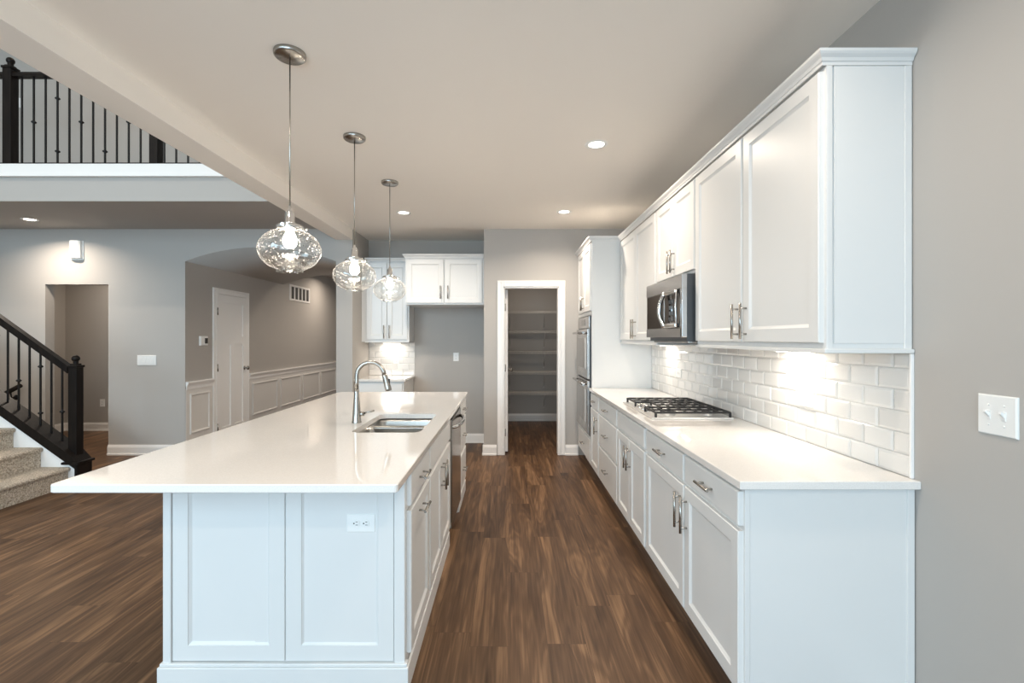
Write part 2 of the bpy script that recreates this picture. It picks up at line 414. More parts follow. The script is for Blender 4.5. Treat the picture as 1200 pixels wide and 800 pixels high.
b = nb(); lathe(b, [(0, 0), (.03, 0), (.03, .006), (.012, .01), (.012, .03), (.026, .04), (.03, .054), (.022, .066), (0, .07)], (XH+.016, DY1-.06, .99-.01), 16, 'X'); obj('knob', b, NICKEL, d)
for z in (.22, 1.02, 1.78):
    b = nb(); tube(b, [(XH+.02, DY0+.004, z-.05), (XH+.02, DY0+.004, z+.05)], .009, 8); obj('hinge', b, NICKEL, d)
# wainscot on the hall wall
b = nb()
segs = [(YP+.01, DY0-.08), (DY1+.08, 11.4)]
for y0, y1 in segs:
    box(b, XH, XH+.006, y0, y1, 0, .83)
panels = [(5.99, 6.38), (7.45, 8.25), (8.37, 9.16), (9.275, 10.09), (10.16, 11.03)]
for y0, y1 in panels:
    rings(b, y0, y1, .235, .73, [(0, .005), (0, .016), (.006, .02), (.018, .02), (.026, .012), (.03, .0075)], Mh, False)
struct('trim_4', b, WAINS, 'pale panelled wainscot along the hallway wall', 'wainscot')
b = nb()
for y0, y1 in segs:
    prism(b, [(XH, .825), (XH+.016, .825), (XH+.02, .84), (XH+.03, .86), (XH+.034, .875), (XH+.03, .885), (XH, .885)], y0, y1)
    prism(b, [(XH, .785), (XH+.010, .785), (XH+.014, .80), (XH+.014, .825), (XH, .825)], y0, y1)
    baseboard(b, (XH, y0), (XH, y1), (1, 0), .13)
struct('trim_5', b, TRIM, 'white chair rail above the hallway wainscot', 'trim')

# ------------------------------------------------------------------ island
CT = .915; CB = .885
IX0, IX1, IY0, IY1 = -1.587, -.383, 1.678, 4.57
SX0, SX1, SY0, SY1 = -.85, -.475, 2.60, 3.24
def rrect(x0, x1, y0, y1, r, n=5):
    out = []
    for cx, cy, a0 in ((x1-r, y1-r, 0), (x0+r, y1-r, PI/2), (x0+r, y0+r, PI), (x1-r, y0+r, 3*PI/2)):
        for k in range(n+1):
            a = a0 + PI/2*k/n; out.append((cx + r*math.cos(a), cy + r*math.sin(a)))
    return out
def slab_hole(outer, hole, z0, z1, ch=.003):
    """worktop outline with a rounded cut-out"""
    bm = nb()
    def ring(pts, z): return [bm.verts.new((x, y, z)) for x, y in pts]
    cx = sum(p[0] for p in outer)/len(outer); cy = sum(p[1] for p in outer)/len(outer)
    def ins(pts, d): return [(x + math.copysign(d, cx-x), y + math.copysign(d, cy-y)) for x, y in pts]
    o0, o1, o2 = ring(ins(outer, ch), z0), ring(outer, z0+ch), ring(outer, z1-ch); o3 = ring(ins(outer, ch), z1)
    for a, c in ((o0, o1), (o1, o2), (o2, o3)):
        n = len(a)
        for i in range(n): bm.faces.new((a[i], a[(i+1) % n], c[(i+1) % n], c[i]))
    if not hole:
        bm.faces.new(o3); bm.faces.new(o0[::-1]); return bm
    h1, h0 = ring(hole, z1), ring(hole, z0); n = len(hole)
    for i in range(n): bm.faces.new((h1[i], h1[(i+1) % n], h0[(i+1) % n], h0[i]))
    for o, h in ((o3, h1), (o0, h0)):
        eo = [bm.edges.get((o[i], o[(i+1) % len(o)])) for i in range(len(o))]; eh = [bm.edges.get((h[i], h[(i+1) % n])) for i in range(n)]
        bmesh.ops.triangle_fill(bm, edges=eo+eh, use_beauty=True)
    return bm
b = slab_hole(rrect(IX0, IX1, IY0, IY1, .012, 3), rrect(SX0, SX1, SY0, SY1, .05), CB, CT)
tag(obj('countertop', b, QUARTZ, None, (IX0, IY0, CB)), 'long white quartz countertop of the island, with the sink cut-out', 'countertop')

# sink
s = thing('kitchen_sink', (-.66, 2.9, CB), 'stainless double-bowl sink set under the island countertop', 'sink')
def bowl(y0, y1, x0, x1, zt, zb):
    bm = nb(); loops = []
    for ins, z, r in ((-.02, zt, .06), (0, zt, .05), (.004, zt-.02, .05), (.012, zb+.04, .06), (.03, zb+.012, .05), (.06, zb, .03)):
        loops.append([bm.verts.new((x, y, z)) for x, y in rrect(x0+ins, x1-ins, y0+ins, y1-ins, max(r, .01))])
    for a, c in zip(loops[:-1], loops[1:]):
        n = len(a)
        for i in range(n):
            f = bm.faces.new((a[i], a[(i+1) % n], c[(i+1) % n], c[i])); f.smooth = True
    bm.faces.new(loops[-1])
    return bm
for y0, y1 in ((SY0-.006, 2.965), (2.995, SY1+.006)):
    o = obj('bowl', bowl(y0, y1, SX0-.006, SX1+.006, CB-.004 if True else 0, CB-.20), SINKST, s)
    b = nb(); lathe(b, [(0, .002), (.035, .002), (.045, .004), (.05, 0)], ((SX0+SX1)/2, (y0+y1)/2, CB-.20), 20); obj('drain', b, NICKEL, o)
b = nb(); box(b, SX0-.02, SX1+.02, 2.958, 3.002, CB-.045, CB-.006, .008, 3); obj('divider', b, SINKST, s)

# faucet
FX, FY = -.908, 2.907
t = thing('kitchen_faucet', (FX, FY, CT), 'tall brushed nickel gooseneck faucet standing beside the sink', 'faucet')
b = nb(); lathe(b, [(0, CT), (.028, CT), (.028, CT+.004), (.0255, CT+.012), (.0225, CT+.06), (.0175, CT+.13), (.0145, CT+.18), (.0135, CT+.2), (0, CT+.2)], (FX, FY, 0), 20); obj('body', b, NICKEL, t)
ra = .083; zc = 1.275 - ra
pts = [(FX, FY, CT+.19), (FX, FY, zc-.03)] + [(FX+ra-ra*math.cos(a), FY, zc+ra*math.sin(a)) for a in [PI*k/18 for k in range(0, 18)]]
b = nb(); tube(b, pts, .0125, 14); obj('spout', b, NICKEL, t)
e = Vector(pts[-1]); dr = (Vector(pts[-1])-Vector(pts[-2])).normalized()
b = nb(); tube(b, [e, e+dr*.012, e+dr*.02, e+dr*.09, e+dr*.105], [.0135, .0155, .016, .0195, .018], 16); sp = obj('spray_head', b, NICKEL, t)
b = nb(); q = e+dr*.045; box(b, q.x+.012, q.x+.022, FY-.008, FY+.008, q.z-.022, q.z+.014, .003); obj('button', b, BLACK, sp)
b = nb(); tube(b, [(FX+.018, FY, CT+.052), (FX+.045, FY, CT+.052)], .013, 12); tube(b, [(FX+.040, FY, CT+.054), (FX+.07, FY-.002, CT+.064), (FX+.105, FY-.004, CT+.072)], [.006, .0055, .005], 10); obj('lever', b, NICKEL, t)

# cabinet building blocks -------------------------------------------------
T = .019
DOORP = [(0, 0), (0, T-.003), (.003, T), (.057, T), (.060, T-.003), (.069, T-.0085), (.072, T-.009)]
SLABP = [(0, 0), (0, T-.005), (.003, T-.001), (.007, T)]
def pull(parent, M, u, v, length, vertical):
    """bar pull: two posts and a bar"""
    b = nb(); st = T + .030; hl = length/2; pp = hl - .024
    def q(s, w): return M(u, v+s, w) if vertical else M(u+s, v, w)
    for s in (-pp, pp): tube(b, [q(s, T-.001), q(s, st)], .0048, 8)
    tube(b, [q(-hl, st), q(hl, st)], .0062, 10)
    return obj('handle', b, NICKEL, parent)
def door(parent, M, u0, u1, v0, v1, hu=None, hv=None, hl=.155, vertical=True, name='door', prof=DOORP):
    d = obj(name, rings(nb(), u0, u1, v0, v1, prof, M), WHITE, parent)
    if hu is not None: pull(d, M, hu, hv, hl, vertical)
    return d
def drawer(parent, M, u0, u1, v0, v1, handle=True):
    return door(parent, M, u0, u1, v0, v1, (u0+u1)/2 if handle else None, (v0+v1)/2, .135, False, 'drawer', SLABP)

# island cabinets (faces look towards +x)
IBX0, IBX1, IBY0, IBY1 = -1.386, -.416, 1.955, 4.545
Mi = lambda u, v, w: (IBX1 + w, u, v)
gi = 'island cabinets below the long countertop'
def island_unit(name, y0, y1, label):
    t = thing(name, ((IBX0+.3+IBX1)/2, (y0+y1)/2, 0), label, 'cabinet', gi)
    return t
def plain_box(t, x0, x1, y0, y1, z0, z1, bev=.0015):
    return obj('body', box(nb(), x0, x1, y0, y1, z0, z1, bev), WHITE, t)
KX0 = -1.02
t = island_unit('island_cabinet', 1.975, 2.455, 'white island cabinet nearest the outlet end, one drawer over one door')
plain_box(t, KX0, IBX1, 1.977, 2.454, 0, CB)
drawer(t, Mi, 1.988, 2.440, .735, .868); door(t, Mi, 1.988, 2.440, .135, .715, 2.21, .655, .135, False)
t = island_unit('sink_cabinet', 2.455, 3.335, 'white island sink cabinet with a false drawer front and paired doors')
b = nb(); box(b, KX0, IBX1, 2.456, 3.334, 0, .66); box(b, IBX1-.02, IBX1, 2.456, 3.334, .66, CB); plain = obj('body', b, WHITE, t)
drawer(t, Mi, 2.475, 3.318, .735, .868, False)
door(t, Mi, 2.475, 2.892, .135, .715, 2.855, .61); door(t, Mi, 2.898, 3.318, .135, .715, 2.935, .61)
t = island_unit('island_cabinet', 3.955, 4.545, 'white island drawer cabinet beyond the dishwasher')
plain_box(t, KX0, IBX1, 3.957, IBY1, 0, CB)
for z0, z1 in ((.735, .868), (.445, .715), (.135, .425)): drawer(t, Mi, 3.972, 4.53, z0, z1)
# island panelling: ends, seating side
t = thing('island_panelling', ((IBX0+KX0)/2, 3.2, 0), 'pale panelled end and back cladding of the island under the countertop', 'cabinet panelling')
Mf = lambda u, v, w: (u, IBY0 - w + .019, v)
b = nb(); box(b, IBX0, KX0-.002, IBY0+.02, IBY1, 0, CB); box(b, KX0-.003, IBX1-.005, IBY0+.008, IBY0+.021, 0, CB); obj('body', b, WHITE, t)
PFR = [(0, 0), (0, .017), (.002, .019), (.062, .019), (.064, .016), (.074, .009), (.077, .0085)]
for u0, u1 in ((-1.352, -.900), (-.896, -.462)):
    obj('end_panel', rings(nb(), u0, u1, .122, CB, PFR, Mf), WHITE, t)
b = nb(); box(b, IBX0-.001, -1.354, IBY0-.006, IBY0+.02, .1, CB, .004); obj('corner_post', b, WHITE, t)
b = nb(); box(b, -.460, IBX1, IBY0-.004, IBY0+.02, .1, CB, .004); obj('corner_post', b, WHITE, t)
b = nb()
for z0, z1, pr in ((0, .105, .016), (.105, .118, .010)):
    box(b, IBX0-pr, IBX1+pr, IBY0-pr-.002, IBY0+.02, z0, z1, .003)
    box(b, IBX0-pr, IBX0+.005, IBY0+.019, IBY1+pr, z0, z1, .003)
obj('base_moulding', b, WHITE, t)
b = nb()
box(b, IBX1+.001, IBX1+.014, IBY0+.02, 3.325, 0, .10, .003); box(b, IBX1+.001, IBX1+.014, 3.965, IBY1+.01, 0, .10, .003)
obj('base_moulding', b, WHITE, t)
# dishwasher
t = thing('dishwasher', (-.7, 3.645, 0), 'stainless dishwasher with a bowed bar handle built into the island', 'dishwasher')
b = nb(); box(b, KX0, IBX1-.004, 3.339, 3.951, .10, CB-.004); box(b, KX0, IBX1-.07, 3.339, 3.951, 0, .10); obj('body', b, CHAR, t)
b = nb(); box(b, IBX1-.003, IBX1+.028, 3.342, 3.948, .11, .86, .006); dd = obj('door', b, DWST, t)
b = nb(); y0, y1 = 3.375, 3.915
tube(b, [(IBX1+.028 + .045*math.sin(PI*k/14)**.6 if 0 < k < 14 else IBX1+.02, y0+(y1-y0)*k/14, .80) for k in range(15)], .013, 10); obj('handle', b, CHROME, dd)
b = nb(); box(b, IBX1-.003, IBX1+.024, 3.344, 3.946, .862, .882, .002); obj('control_panel', b, BLACK, t)

# outlet helper (plate in the frame M, centred on u,v)
def outlet(name, M, u, v, label, group=None, wide=False, loc=None, dark=False):
    w, h = (.115, .073) if wide else (.073, .115)
    t = thing(name, M(u, v, 0), label, 'electrical outlet', group)
    obj('cover_plate', rings(nb(), u-w/2, u+w/2, v-h/2, v+h/2, [(0, .0), (0, .003), (.003, .006), (.006, .006)], M), SWHITE, t)
    for s in (-.0195, .0195):
        cu, cv = (u+s, v) if wide else (u, v+s)
        b = nb(); n = 16
        pts = [(cu+.0165*math.cos(2*PI*k/n)*(1 if not wide else .84), cv+.0165*math.sin(2*PI*k/n)*(.84 if not wide else 1)) for k in range(n)]
        lo = [b.verts.new(M(x, y, .005)) for x, y in pts]; hi = [b.verts.new(M(x, y, .008)) for x, y in pts]
        b.faces.new(hi)
        for k in range(n): b.faces.new((lo[k], lo[(k+1) % n], hi[(k+1) % n], hi[k]))
        r = obj('receptacle', b, SWHITE, t)
        b = nb()
        for du, dv, su, sv in ((-.006, .003, .0012, .0045), (.006, .003, .0012, .0038), (0, -.008, .0026, .0026)):
            if wide: du, dv, su, sv = dv, du, sv, su
            c = [M(cu+du+a*su, cv+dv+bb*sv, .0083) for a, bb in ((-1,-1),(1,-1),(1,1),(-1,1))]
            lo = [b.verts.new(M(cu+du+a*su, cv+dv+bb*sv, .0075)) for a, bb in ((-1,-1),(1,-1),(1,1),(-1,1))]
            hi = [b.verts.new(p) for p in c]; b.faces.new(hi)
            for k in range(4): b.faces.new((lo[k], lo[(k+1) % 4], hi[(k+1) % 4], hi[k]))
        obj('slots', b, SLOT, r)
    return t
Mo = lambda u, v, w: (u, IBY0 + .0105 - w, v)
outlet('electrical_outlet', Mo, -.595, .674, 'white outlet mounted sideways on the end of the island', None, True)

# ------------------------------------------------------------------ right-hand base run (faces look towards -x)
BX = .845
Mr = lambda u, v, w: (BX - w, u, v)
gb = 'base cabinets along the right wall'
def base_unit(name, y0, y1, label):
    t = thing(name, ((BX+XR)/2, (y0+y1)/2, 0), label, 'cabinet', gb)
    b = nb(); box(b, BX, XR-.003, y0, y1, .125, CB, .0015); box(b, BX+.075, XR-.003, y0, y1, 0, .126); obj('body', b, WHITE, t)
    return t
BZ0, BZ1, BZ2, BZ3 = .145, .725, .745, .868
t = base_unit('base_cabinet', 1.747, 2.945, 'white base cabinet at the near end of the right-hand run, two drawers over two doors')
drawer(t, Mr, 1.752, 2.284, BZ2, BZ3); drawer(t, Mr, 2.304, 2.925, BZ2, BZ3)
door(t, Mr, 1.752, 2.284, BZ0, BZ1, 2.255, .60, .17); door(t, Mr, 2.304, 2.925, BZ0, BZ1, 2.335, .60, .17)
b = nb(); Mn = lambda u, v, w: (u, 1.747 - w, v)
rings(b, BX+.004, XR-.004, 0, CB, [(0, 0), (0, .005), (.001, .006)], Mn); box(b, BX, BX+.018, 1.738, 1.747, 0, CB, .002); box(b, XR-.03, XR-.004, 1.736, 1.747, 0, CB, .002)
obj('end_panel', b, WHITE, t)
t = base_unit('base_cabinet', 2.948, 3.712, 'white base cabinet under the gas cooktop with a blank drawer front')
drawer(t, Mr, 2.968, 3.700, BZ2, BZ3, False)
door(t, Mr, 2.968, 3.331, BZ0, BZ1, 3.30, .60); door(t, Mr, 3.337, 3.700, BZ0, BZ1, 3.37, .60)
t = base_unit('base_cabinet', 3.715, 4.477, 'white three-drawer base cabinet just past the cooktop')
for z0, z1 in ((BZ2, BZ3), (.455, .725), (BZ0, .435)): drawer(t, Mr, 3.732, 4.46, z0, z1)
t = base_unit('base_cabinet', 4.48, 4.925, 'narrow white base cabinet against the oven tower')
drawer(t, Mr, 4.497, 4.905, BZ2, BZ3); door(t, Mr, 4.497, 4.905, BZ0, BZ1, 4.54, .60)
b = slab_hole([(.815, 1.713), (XR-.002, 1.713), (XR-.002, 4.925), (.815, 4.925)], None, CB, CT)
tag(obj('countertop', b, QUARTZ, None, (.815, 1.713, CB)), 'white quartz countertop along the right wall, holding the gas cooktop', 'countertop')

# ------------------------------------------------------------------ oven tower
TY0, TY1 = 4.93, 5.80
t = thing('oven_cabinet', ((BX+XR)/2, (TY0+TY1)/2, 0), 'tall white cabinet tower that houses the wall ovens', 'cabinet')
b = nb(); box(b, BX, XR-.003, TY0, TY1, .125, .40); box(b, BX, XR-.003, TY0, TY1, 1.66, 2.40); box(b, BX, XR-.003, TY0, TY0+.05, .40, 1.66); box(b, BX, XR-.003, TY1-.05, TY1, .40, 1.66); box(b, XR-.05, XR-.003, TY0+.05, TY1-.05, .40, 1.66)
box(b, BX+.075, XR-.003, TY0, TY1, 0, .125); box(b, BX, BX+.02, TY1, YP-.003, .125, 2.40)
obj('body', b, WHITE, t)
ym = (TY0+TY1)/2
door(t, Mr, TY0+.02, ym-.003, 1.70, 2.385, ym-.035, 1.80); door(t, Mr, ym+.003, TY1-.02, 1.70, 2.385, ym+.035, 1.80)
drawer(t, Mr, TY0+.02, TY1-.02, .15, .385)
# ovens
t = thing('double_oven', ((BX+.2), ym, .41), 'stainless double wall oven stacked in the tall white tower', 'oven')
b = nb(); box(b, BX+.002, XR-.08, TY0+.055, TY1-.055, .41, 1.655); box(b, BX-.014, BX+.002, TY0+.035, TY1-.035, .415, 1.65, .002); obj('body', b, CHAR, t)
b = nb(); box(b, BX-.022, BX-.013, TY0+.04, TY1-.04, 1.525, 1.645, .003); cp = obj('control_panel', b, STEEL, t)
b = nb(); box(b, BX-.024, BX-.021, ym-.14, ym+.14, 1.555, 1.62, .001); obj('display', b, BLACKGL, cp)
for z0, z1 in ((1.0, 1.515), (.44, .985)):
    b = nb(); box(b, BX-.04, BX-.014, TY0+.04, TY1-.04, z0, z1, .004); dd = obj('door', b, STEEL, t)
    b = nb(); box(b, BX-.0425, BX-.039, TY0+.10, TY1-.10, z0+.10, z1-.095, .001); obj('window', b, OVENGL, dd)
    b = nb(); zh = z1-.04
    for y in (TY0+.10, TY1-.10): tube(b, [(BX-.038, y, zh), (BX-.075, y, zh)], .008, 8)
    tube(b, [(BX-.078, TY0+.06, zh), (BX-.078, TY1-.06, zh)], .0125, 12); obj('handle', b, STEEL, dd)

# ------------------------------------------------------------------ upper cabinets
UX = 1.143; UZ0, UZ1 = 1.371, 2.40
Mu = lambda u, v, w: (UX - w, u, v)
gu = 'upper cabinets along the right wall'
def upper_unit(y0, y1, z0, label, splits, rail=True):
    t = thing('upper_cabinet', ((UX+XR)/2, (y0+y1)/2, z0), label, 'cabinet', gu)
    b = nb(); box(b, UX, XR-.003, y0, y1, z0, UZ1, .0015)
    obj('body', b, WHITE, t)
    return t
t = upper_unit(1.757, 2.943, UZ0, 'tall white upper cabinet at the near end, its side panel facing out', None)
door(t, Mu, 1.764, 2.333, 1.403, 2.385, 2.30, 1.50, .17); door(t, Mu, 2.353, 2.928, 1.403, 2.385, 2.385, 1.50, .17)
b = nb(); box(b, UX+.03, XR-.03, 1.751, 1.758, UZ0+.03, UZ1, .001); box(b, UX, UX+.022, 1.748, 1.758, UZ0, UZ1, .002); box(b, XR-.03, XR-.004, 1.748, 1.758, UZ0, UZ1, .002)
obj('side_panel', b, WHITE, t)
b = nb(); box(b, UX-.012, XR-.003, 1.738, 2.943, UZ0-.006, UZ0+.010, .003); obj('light_rail', b, WHITE, t)
t = upper_unit(2.947, 3.72, 1.82, 'short white upper cabinet mounted above the microwave', None)
door(t, Mu, 2.955, 3.326, 1.84, 2.385, 3.30, 1.94); door(t, Mu, 3.332, 3.703, 1.84, 2.385, 3.36, 1.94)
t = upper_unit(3.725, 4.926, UZ0, 'tall white upper cabinet between microwave and oven tower', None)
door(t, Mu, 3.745, 4.325, 1.403, 2.385, 4.295, 1.50, .17); door(t, Mu, 4.331, 4.912, 1.403, 2.385, 4.362, 1.50, .17)
b = nb(); box(b, UX-.012, XR-.003, 3.725, 4.926, UZ0-.006, UZ0+.010, .003); obj('light_rail', b, WHITE, t)
# crown moulding swept round the cabinet tops (profile: out, up)
CP = [(0, 0), (.004, 0), (.004, .012), (.008, .014), (.012, .024), (.022, .034), (.026, .040), (.026, .050), (0, .050)]
def crown(bm, path, z):
    """path: (x,y) points; the moulding stands out to the left of travel, with mitred corners"""
    P2 = [Vector(p) for p in path]; n = len(P2); rows = []
    for i in range(n):
        ds = []
        if i > 0: ds.append((P2[i]-P2[i-1]).normalized())
        if i < n-1: ds.append((P2[i+1]-P2[i]).normalized())
        ns = [Vector((-d.y, d.x)) for d in ds]
        m = ns[0] if len(ns) == 1 else (ns[0]+ns[1])/(1+ns[0].dot(ns[1]))
        rows.append([bm.verts.new((P2[i].x+m.x*o, P2[i].y+m.y*o, z+u)) for o, u in CP])
    for a, c in zip(rows[:-1], rows[1:]):
        k = len(CP)
        for j in range(k): bm.faces.new((a[j], a[(j+1) % k], c[(j+1) % k], c[j]))
    bm.faces.new(rows[0]); bm.faces.new(rows[-1][::-1])
b = nb(); crown(b, [(XR-.003, 1.752), (UX-.012, 1.752), (UX-.012, TY0), (BX-.012, TY0), (BX-.012, YP-.003)], UZ1+.0005)
tag(obj('crown_moulding', b, WHITE, None, (UX, 1.752, UZ1)), 'white crown moulding along the tops of the right-hand upper cabinets', 'moulding')

# ------------------------------------------------------------------ microwave
MX = 1.053; MY0, MY1, MZ0, MZ1 = 2.951, 3.716, 1.425, 1.812
t = thing('microwave', ((MX+XR)/2, (MY0+MY1)/2, 1.395), 'stainless over-the-range microwave hung above the gas cooktop', 'microwave')
b = nb(); box(b, MX+.03, XR-.006, MY0, MY1, 1.400, MZ1, .002); obj('body', b, CHAR, t)
b = nb(); box(b, MX+.05, XR-.03, MY0+.03, MY1-.03, 1.388, 1.401, .002); obj('vent_grille', b, STEEL, t)
b = nb(); box(b, MX, MX+.031, MY0, MY1, 1.725, MZ1, .003); obj('top_panel', b, STEEL, t)
b = nb(); box(b, MX, MX+.031, MY0+.02, MY1, MZ0, 1.483, .003); box(b, MX, MX+.031, MY0, MY0+.035, MZ0, 1.726, .003); obj('front_frame', b, STEEL, t)
b = nb(); box(b, MX+.003, MX+.031, 3.30, MY1-.002, 1.483, 1.725, .002); dd = obj('door', b, STEEL, t)
b = nb(); box(b, MX+.001, MX+.004, 3.325, MY1-.02, 1.487, 1.722, .001); obj('window', b, BLACKGL, dd)
b = nb(); box(b, MX+.004, MX+.031, 2.986, 3.30, 1.483, 1.725, .002); kp = obj('control_panel', b, BLACKGL, t)
b = nb()
for i in range(3):
    for j in range(4): box(b, MX+.0025, MX+.0045, 3.06+.055*i, 3.10+.055*i, 1.53+.038*j, 1.555+.038*j, .001)
obj('keypad', b, CHAR, kp)
b = nb()
zz = [1.490 + (1.722-1.490)*k/12 for k in range(13)]
tube(b, [(MX-.010-.026*math.sin(PI*k/12), 3.255+.030*math.sin(PI*k/12), z) for k, z in enumerate(zz)], .014, 12)
tube(b, [(MX-.004-.012*math.sin(PI*k/12), 3.035-.012*math.sin(PI*k/12), z) for k, z in enumerate(zz)], .006, 10)
for z0, z1 in ((1.488, 1.515), (1.70, 1.724)): box(b, MX-.018, MX+.004, 3.035, 3.262, z0, z1, .006, 3)
obj('handle', b, CHROME, dd)

# ------------------------------------------------------------------ cooktop
KX, KY0, KY1 = .89, 3.02, 3.78
t = thing('gas_cooktop', ((KX+1.40)/2, (KY0+KY1)/2, CT), 'stainless gas cooktop with black cast-iron grates set in the right countertop', 'cooktop')
b = nb(); box(b, KX, 1.40, KY0, KY1, CT+.0005, CT+.010, .003); obj('tray', b, TRAY, t)
yc = (KY0+KY1)/2
burn = [(1.03, KY0+.13, .040), (1.28, KY0+.13, .032), (1.19, yc, .050), (1.03, KY1-.13, .032), (1.28, KY1-.13, .040)]
for x, y, r in burn:
    b = nb(); lathe(b, [(r*1.25, CT+.009), (r*1.25, CT+.014), (r*1.05, CT+.017), (r*1.05, CT+.024), (0, CT+.024)], (x, y, 0), 20); q = obj('burner', b, TRAY, t)
    b = nb(); lathe(b, [(r*.9, CT+.023), (r*.95, CT+.026), (r*.9, CT+.032), (0, CT+.033)], (x, y, 0), 20); obj('burner_cap', b, IRON, q)
def grate(y0, y1, x0, x1):
    b = nb(); zt = CT+.046; r = .0036
    for x in (x0, x1): box(b, x-r, x+r, y0, y1, zt-.013, zt, .0015)
    for y in (y0, y1): box(b, x0, x1, y-r, y+r, zt-.013, zt, .0015)
    n = max(2, round((x1-x0)/.062))
    for k in range(1, n): x = x0+(x1-x0)*k/n; box(b, x-.0028, x+.0028, y0, y1, zt-.009, zt, .001)
    yq = (y0+y1)/2; box(b, x0, x1, yq-.0035, yq+.0035, zt-.012, zt-.001, .0015)
    for x in (x0, x1):
        for y in (y0, y1): box(b, x-.007, x+.007, y-.007, y+.007, CT+.009, zt-.004, .003)
    return b
w3 = (KY1-KY0-.03)/3
for i, x0 in enumerate((KX+.03, KX+.14, KX+.03)):
    y0 = KY0+.015+w3*i; obj('grate', grate(y0+.005, y0+w3-.005, x0, 1.385), IRON, t)
for k in range(5):
    y = yc-.10+.05*k; x = KX+.055+(.035 if k % 2 else 0)
    b = nb(); lathe(b, [(.019, CT+.009), (.019, CT+.014), (.016, CT+.016), (.0145, CT+.034), (.013, CT+.036), (0, CT+.036)], (x, y, 0), 16); box(b, x-.003, x+.003, y-.014, y+.014, CT+.035, CT+.040, .001); obj('knob', b, CHROME, t)

# ------------------------------------------------------------------ backsplash tiles
def tiles(u0, u1, v0, v1, M, tw=.152, th=.0762, g=.0025):
    b = nb(); rows = int(math.ceil((v1-v0)/(th+g)))
    for r in range(rows):
        z0 = v0 + r*(th+g); z1 = min(z0+th, v1)
        if z1 - z0 < .012: continue
        u = u0 - (tw+g)*.5*(r % 2)
        while u < u1:
            a, c = max(u, u0), min(u+tw, u1)
            if c - a > .02:
                bv = min(.010, (c-a)*.3, (z1-z0)*.3)
                rings(b, a, c, z0, z1, [(0, .0), (0, .0035), (.001, .0045), (bv, .0075)], M, False)
            u += tw+g
    return b
Mw = lambda u, v, w: (XR - .003 - w, u, v)
t = thing('backsplash', (XR, 3.3, CT), 'glossy white subway tile backsplash along the right wall', 'backsplash')
b = nb(); box(b, XR-.004, XR-.0005, 1.752, 4.926, CT+.001, UZ0-.007); box(b, XR-.004, XR-.0005, 2.95, 3.72, UZ0-.007, 1.395); obj('grout_bed', b, GROUT, t)
obj('tiles', tiles(1.752, 4.926, CT+.002, UZ0-.008, Mw), TILE, t)
b = nb(); box(b, XR-.013, XR-.0005, 1.742, 1.752, CT+.001, UZ0-.007, .002); obj('edge_strip', b, TRIM, t)
Mbt = lambda u, v, w: (XR - .0105 - w, u, v)
outlet('electrical_outlet', Mbt, 2.36, 1.125, 'white outlet on the tiled backsplash under the near upper cabinet', 'backsplash outlets', True)
outlet('electrical_outlet', Mbt, 4.12, 1.125, 'white outlet on the tiled backsplash beyond the cooktop', 'backsplash outlets', True)

# under-cabinet lights
def under(loc, label, k=1):
    t = thing('under_cabinet_light', loc, label, 'light', 'under-cabinet lights')
    b = nb(); box(b, loc[0]-.03, loc[0]+.03, loc[1]-.12, loc[1]+.12, loc[2]-.012, loc[2], .003); obj('housing', b, SWHITE, t)
    b = nb(); box(b, loc[0]-.02, loc[0]+.02, loc[1]-.11, loc[1]+.11, loc[2]-.0135, loc[2]-.012); obj('diffuser', b, LENS, t)
    a = area('under_cabinet_lamp', (0, 0, -.016), (0, 0, 0), .04, UNDER_W*k, (1, .91, .80), .20); a.parent = t
under((1.39, 2.38, UZ0-.007), 'slim light fixed under the near upper cabinet')
under((1.39, 4.30, UZ0-.007), 'slim light fixed under the upper cabinet beside the oven tower', .5)

# ------------------------------------------------------------------ back-left cabinets
gk = 'cabinets on the back wall'
UY = 6.272
Mk = lambda u, v, w: (u, UY - w, v)
KL, KR = -1.848, -1.282
t = thing('upper_cabinet', ((KL+KR)/2, 6.43, UZ0), 'narrow white two-door upper cabinet on the back wall behind the pendants', 'cabinet', gk)
b = nb(); box(b, KL, KR, UY, YK-.003, UZ0, UZ1, .0015); obj('body', b, WHITE, t)
km = (KL+KR)/2
door(t, Mk, KL+.018, km-.003, 1.40, 2.385, km-.035, 1.50, .17); door(t, Mk, km+.003, KR-.018, 1.40, 2.385, km+.035, 1.50, .17)
b = nb(); box(b, KL, KR, UY-.012, YK-.003, UZ0-.008, UZ0+.010, .003); obj('light_rail', b, WHITE, t)
b = nb(); crown(b, [(KL, UY-.012), (KR, UY-.012)][::-1], UZ1+.0005)
obj('crown', b, WHITE, t)
b = nb(); box(b, XB1+.001, KL-.002, UY+.004, YK-.003, UZ0, UZ1+.04); obj('filler', b, WHITE, t)
FY = 5.985
Mg = lambda u, v, w: (u, FY - w, v)
gl_, gr_ = -1.272, -.305
t = thing('upper_cabinet', ((gl_+gr_)/2, 6.3, 1.83), 'short wide white cabinet above the empty fridge alcove', 'cabinet', gk)
b = nb(); box(b, gl_, gr_, FY, YK-.003, 1.83, UZ1, .0015); obj('body', b, WHITE, t)
gm = (gl_+gr_)/2
door(t, Mg, gl_+.02, gm-.008, 1.85, 2.385, gm-.045, 1.98, .16); door(t, Mg, gm+.008, gr_-.02, 1.85, 2.385, gm+.045, 1.98, .16)
b = nb(); crown(b, [(gl_-.002, UY-.046), (gl_-.002, FY-.012), (gr_, FY-.012)][::-1], UZ1-.001)
obj('crown', b, WHITE, t)
t = thing('base_cabinet', (km, 6.3, 0), 'white base cabinet on the back wall left of the fridge alcove', 'cabinet', gk)
